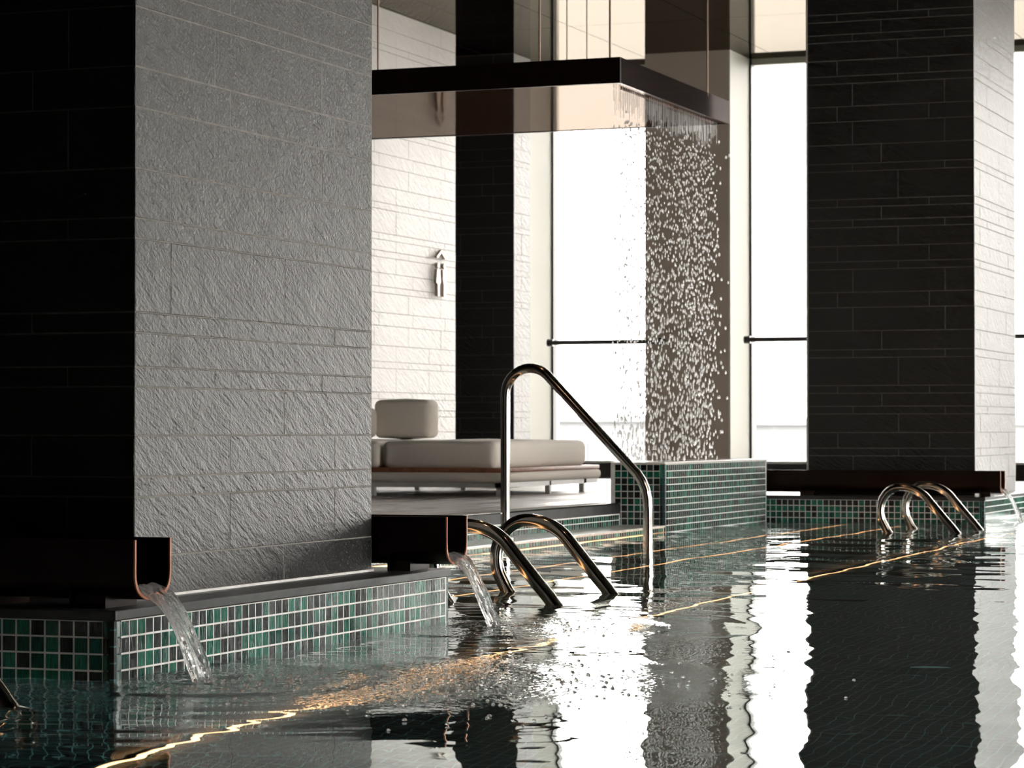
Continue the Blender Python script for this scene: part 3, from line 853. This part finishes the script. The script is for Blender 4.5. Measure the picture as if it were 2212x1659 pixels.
# ------------------------------------------------------------------ daybed
def rbox(name, x0, x1, y0, y1, z0, z1, r, mat, par, puff=0.0, seg=5):
    bm = bmesh.new(); bmesh.ops.create_cube(bm, size=1.0)
    for v in bm.verts: v.co = Vector(((x0 + x1) / 2 + v.co.x * (x1 - x0), (y0 + y1) / 2 + v.co.y * (y1 - y0), (z0 + z1) / 2 + v.co.z * (z1 - z0)))
    if puff: bmesh.ops.subdivide_edges(bm, edges=bm.edges, cuts=1, use_grid_fill=True)
    if puff:
        cx, cy_, cz = (x0 + x1) / 2, (y0 + y1) / 2, (z0 + z1) / 2
        for v in bm.verts:
            d = v.co - Vector((cx, cy_, cz))
            nrm = Vector((d.x / ((x1 - x0) / 2), d.y / ((y1 - y0) / 2), d.z / ((z1 - z0) / 2)))
            if sum(1 for q in nrm if abs(q) > .5) == 1: v.co += Vector([q * puff for q in nrm])
    ed = [e for e in bm.edges if e.calc_face_angle(0) > 0.9]
    bmesh.ops.bevel(bm, geom=ed, offset=r, segments=seg, profile=0.5, affect='EDGES')
    me = bpy.data.meshes.new(name); bm.to_mesh(me); bm.free()
    me.polygons.foreach_set('use_smooth', [True] * len(me.polygons))
    return link(name, me, mat, par)
DX0, DX1, DY0, DY1 = -8.1, -5.74, 14.8, 16.6
db = empty('daybed', ((DX0 + DX1) / 2, (DY0 + DY1) / 2, DECK), label='low ivory daybed with thick mattress and teak rim on the deck', cat='daybed')
for x in (DX1 - 0.055, DX0 + 0.02, -6.62, -6.95):
    for y in (DY0 + 0.03, DY1 - 0.30):
        MB().box(x, x + 0.032, y, y + 0.032, DECK, .236).build('leg', M['frame_white'], db, bevel=0.002)
MB().box(DX1 - 0.05, DX1 - 0.02, 15.66, 15.69, DECK, .236).build('leg', M['frame_white'], db)
MB().box(DX0 + 0.02, DX1 - 0.02, DY0 + 0.02, DY0 + 0.06, .208, .238).box(DX0 + 0.02, DX1 - 0.02, DY1 - .29, DY1 - .25, .208, .238).box(DX1 - 0.06, DX1 - 0.02, DY0 + .02, DY1 - .02, .208, .238).build('frame', M['frame_white'], db)
rbox('base', DX0, DX1, DY0, DY1, .236, .300, .028, M['fabric'], db)
rbox('rim', DX0 + .01, DX1 - .01, DY0 + .01, DY1 - .01, .298, .326, .008, M['wood'], db, seg=2)
rbox('mattress', -6.545, -5.80, DY0 + .03, DY1 - .12, .322, .487, .045, M['fabric'], db, 0.012)
rbox('mattress', -8.05, -6.555, DY0 + .03, DY1 - .12, .322, .487, .045, M['fabric'], db, 0.012)
db['label'] = 'low ivory daybed with thick mattress and teak rim on the deck'
c1 = rbox('back_cushion', -7.165, -6.76, 16.10, 16.29, .500, .752, .045, M['fabric'], None, 0.01)
meta(c1, label='upright ivory back cushion nearest the pictogram wall on the daybed', cat='cushion')
c2 = rbox('throw_pillow', -7.45, -7.09, 15.86, 16.04, .500, .70, .05, M['fabric'], None, 0.014)
meta(c2, label='pale pillow leaning just left of the upright back cushion', cat='cushion')

# ------------------------------------------------------------------ pictogram sign
sg = empty('restroom_sign', (-7.79, 18.76, 1.75), label='dark metal restroom pictogram with two figures under an upward arrow on pale wall', cat='sign')
XS0, XS1 = -7.8, -7.776
def ext(name, poly, par):
    n = len(poly)
    vs = [(XS0, y, z_) for y, z_ in poly] + [(XS1, y, z_) for y, z_ in poly]
    MB().add(vs, [tuple(range(n)), tuple(range(2 * n - 1, n - 1, -1))] + [(i, (i + 1) % n, (i + 1) % n + n, i + n) for i in range(n)]).build(name, M['sign'], par)
ext('arrow', [(18.665, 1.868), (18.765, 1.926), (18.865, 1.868), (18.84, 1.858), (18.765, 1.902), (18.69, 1.858)], sg)
def head(yc): return [(yc + .021 * math.cos(a), 1.804 + .022 * math.sin(a)) for a in [2 * math.pi * k / 14 for k in range(14)]]
ext('head', head(18.705), sg); ext('head', head(18.825), sg)
ext('woman_figure', [(18.678, 1.776), (18.732, 1.776), (18.75, 1.672), (18.725, 1.662), (18.725, 1.572), (18.69, 1.572), (18.69, 1.662), (18.66, 1.672)], sg)
ext('man_figure', [(18.79, 1.776), (18.86, 1.776), (18.86, 1.70), (18.845, 1.66), (18.845, 1.572), (18.808, 1.572), (18.808, 1.66), (18.79, 1.70)], sg)

# ------------------------------------------------------------------ buildings outside the windows
def bld(x0, x1, y0, y1, zt, label, rows, cols):
    r = empty('far_building', ((x0 + x1) / 2, y0, -5), label=label, cat='building')
    MB().box(x0, x1, y0, y1, -5, zt).build('walls', M['concrete'], r)
    MB().box(x0 - .3, x1 + .3, y0 - .3, y1, zt, zt + .25).build('parapet', M['concrete'], r)
    wv = (x1 - x0) / cols
    for i in range(cols):
        for j in range(rows):
            zc = zt - 1.3 - j * 2.6
            MB().box(x0 + (i + .2) * wv, x0 + (i + .8) * wv, y0 - .08, y0, zc - .8, zc + .5).build('window', M['facade_glass'], r)
bld(-27.0, -17.5, 95, 110, 0.75, 'hazy pale building low in the middle window', 3, 4)
bld(-39.0, -30.5, 100, 115, 0.9, 'faint white building low in the left window', 2, 4)
bld(-24, -19, 84, 90, -1.1, 'nearest hazy low roof in the middle window', 2, 3)

# ------------------------------------------------------------------ ceiling downlights out of frame
for k, (x, y) in enumerate([(-3.2, 7.2), (-3.9, 10.6), (-1.2, 6.0)]):
    r = empty('downlight', (x, y, CEIL), label=['small warm ceiling downlight above the near ladder', 'small warm ceiling downlight above the pool steps', 'small warm ceiling downlight above open water at right'][k], cat='lamp', group='warm downlights over the pool')
    MB().cyl(x, y, CEIL - 0.012, CEIL, 0.05, 20).build('bezel', M['rodm'], r)
    MB().cyl(x, y, CEIL - 0.016, CEIL - 0.012, 0.035, 20).build('lens', M['lamp'], r)

# pale fitting in the pool floor
meta(MB().cyl(-1.62, 7.57, FLOOR, FLOOR + 0.012, 0.045, 24).build('floor_fitting', M['cyan']), label='small pale blue round fitting on the dark pool floor', cat='fitting')

# ------------------------------------------------------------------ water surface
def water():
    Y = [0.6]
    while Y[-1] < 17.5: Y.append(Y[-1] + max(0.006, 0.0027 * Y[-1]))
    Y[-1] = 17.5
    Y = np.array(Y)
    s = np.concatenate([np.arange(-0.78, 0.02, 0.0028), np.array([0.03, 0.05, 0.08, 0.12, 0.2, 0.35, 0.6, 1.0, 2.0, 4.0, 10.0])])
    sl_ = np.array([-14, -6.0, -3.0, -2.0, -1.4, -1.0, -0.85])
    s = np.concatenate([sl_, s])
    X = np.clip(Y[:, None] * s[None, :], -8.5, 6.2)
    YY = np.repeat(Y[:, None], len(s), 1)
    H = np.zeros_like(X)
    rng = np.random.default_rng(5)
    for k in range(54):
        lam = 0.09 * (14 ** rng.random())
        th = rng.normal(math.radians(70), math.radians(38))
        kx, ky = 2 * math.pi / lam * math.cos(th), 2 * math.pi / lam * math.sin(th)
        slope = 0.0030 if lam > 0.25 else 0.0021
        H += slope / (2 * math.pi / lam) * np.sin(kx * X + ky * YY + rng.random() * 6.28)
    # calm pockets
    env = 0.55 + 0.45 * np.sin(0.9 * X + 0.5 * YY + 1.0) * np.sin(0.7 * YY - 0.4 * X + .3)
    H *= (0.55 + 0.6 * env)
    chop = np.zeros_like(X)
    for (cx, cy_, A, R) in [(-2.77, 5.29, 0.0030, 0.45), (-2.73, 6.98, 0.0024, 0.45), (-2.86, 15.93, 0.0028, 0.8), (-4.1, 14.4, 0.0009, 0.6)]:
        r = np.hypot(X - cx, YY - cy_)
        for lam, q in ((0.075, 0.5), (0.13, 0.8), (0.2, 0.6)):
            H += A * q * lam / 0.13 * np.exp(-r / R) * np.cos(2 * math.pi * r / lam + 5 * lam) * (1 + 0.5 * np.sin(3 * np.arctan2(YY - cy_, X - cx)))
        chop += 1.0 * np.exp(-(r / (0.42 if R < .7 else .8)) ** 2)
    r = np.hypot((X + 2.25) / 0.52, (YY - 5.45) / 0.55); chop += 1.1 * np.exp(-r ** 4)
    verts = np.stack([X, YY, H], -1).reshape(-1, 3)
    ny, ns = X.shape
    idx = np.arange(ny * ns).reshape(ny, ns)
    q = np.stack([idx[:-1, :-1], idx[:-1, 1:], idx[1:, 1:], idx[1:, :-1]], -1).reshape(-1, 4)
    # drop collapsed quads
    xw = X[:-1, 1:] - X[:-1, :-1] + X[1:, 1:] - X[1:, :-1]
    q = q[(xw.reshape(-1) > 1e-6)]
    nv = len(verts)
    verts = np.concatenate([verts, [(-8.5, -4.2, 0), (6.2, -4.2, 0), (6.2, 0.6, 0), (-8.5, 0.6, 0)]])
    q = np.concatenate([q, [[nv, nv + 1, nv + 2, nv + 3]]])
    me = bpy.data.meshes.new('pool_water')
    me.vertices.add(len(verts)); me.vertices.foreach_set('co', verts.astype(np.float32).reshape(-1))
    me.loops.add(len(q) * 4); me.loops.foreach_set('vertex_index', q.astype(np.int32).reshape(-1))
    me.polygons.add(len(q)); me.polygons.foreach_set('loop_start', np.arange(0, len(q) * 4, 4, dtype=np.int32))
    me.polygons.foreach_set('use_smooth', np.ones(len(q), dtype=bool))
    me.update(calc_edges=True); me.validate()
    at = me.attributes.new('chop', 'FLOAT', 'POINT')
    ch = np.concatenate([np.clip(chop.reshape(-1), 0, 1.3), np.zeros(4)])
    if len(at.data) == len(ch): at.data.foreach_set('value', ch.astype(np.float32))
    o = link('pool_water', me, M['water'])
    meta(o, label='dark green rippled pool water reflecting the bright windows', cat='water', kind='stuff')
water()

# bubbles riding on the surface downstream of the nearest spouts
bv, bf = [], []
for k in range(760):
    if k < 520: x, y = random.gauss(-2.2, .27), random.gauss(5.4, .30)
    elif k < 650: x, y = -2.76 + abs(random.gauss(0, .28)), random.gauss(5.3, .16)
    else: x, y = -2.72 + abs(random.gauss(0, .25)), random.gauss(7.0, .2)
    if x < -2.88: continue
    r = random.uniform(.0018, .0055); n = len(bv); K = 8
    for e in (0, 30, 60):
        for q in range(K):
            a = 2 * math.pi * q / K
            bv.append((x + r * math.cos(math.radians(e)) * math.cos(a), y + r * math.cos(math.radians(e)) * math.sin(a), 0.0005 + r * math.sin(math.radians(e)) * .9))
    bv.append((x, y, 0.0005 + r * .9))
    for e in range(2):
        for q in range(K): bf.append((n + e * K + q, n + e * K + (q + 1) % K, n + (e + 1) * K + (q + 1) % K, n + (e + 1) * K + q))
    for q in range(K): bf.append((n + 2 * K + q, n + 2 * K + (q + 1) % K, n + 3 * K))
bm_ = bpy.data.meshes.new('bubbles'); bm_.from_pydata(bv, [], bf)
bm_.polygons.foreach_set('use_smooth', [True] * len(bm_.polygons))
meta(link('bubbles', bm_, M['bubble']), label='small bubbles and splashes floating on the water near the spouts', cat='bubbles', kind='stuff')
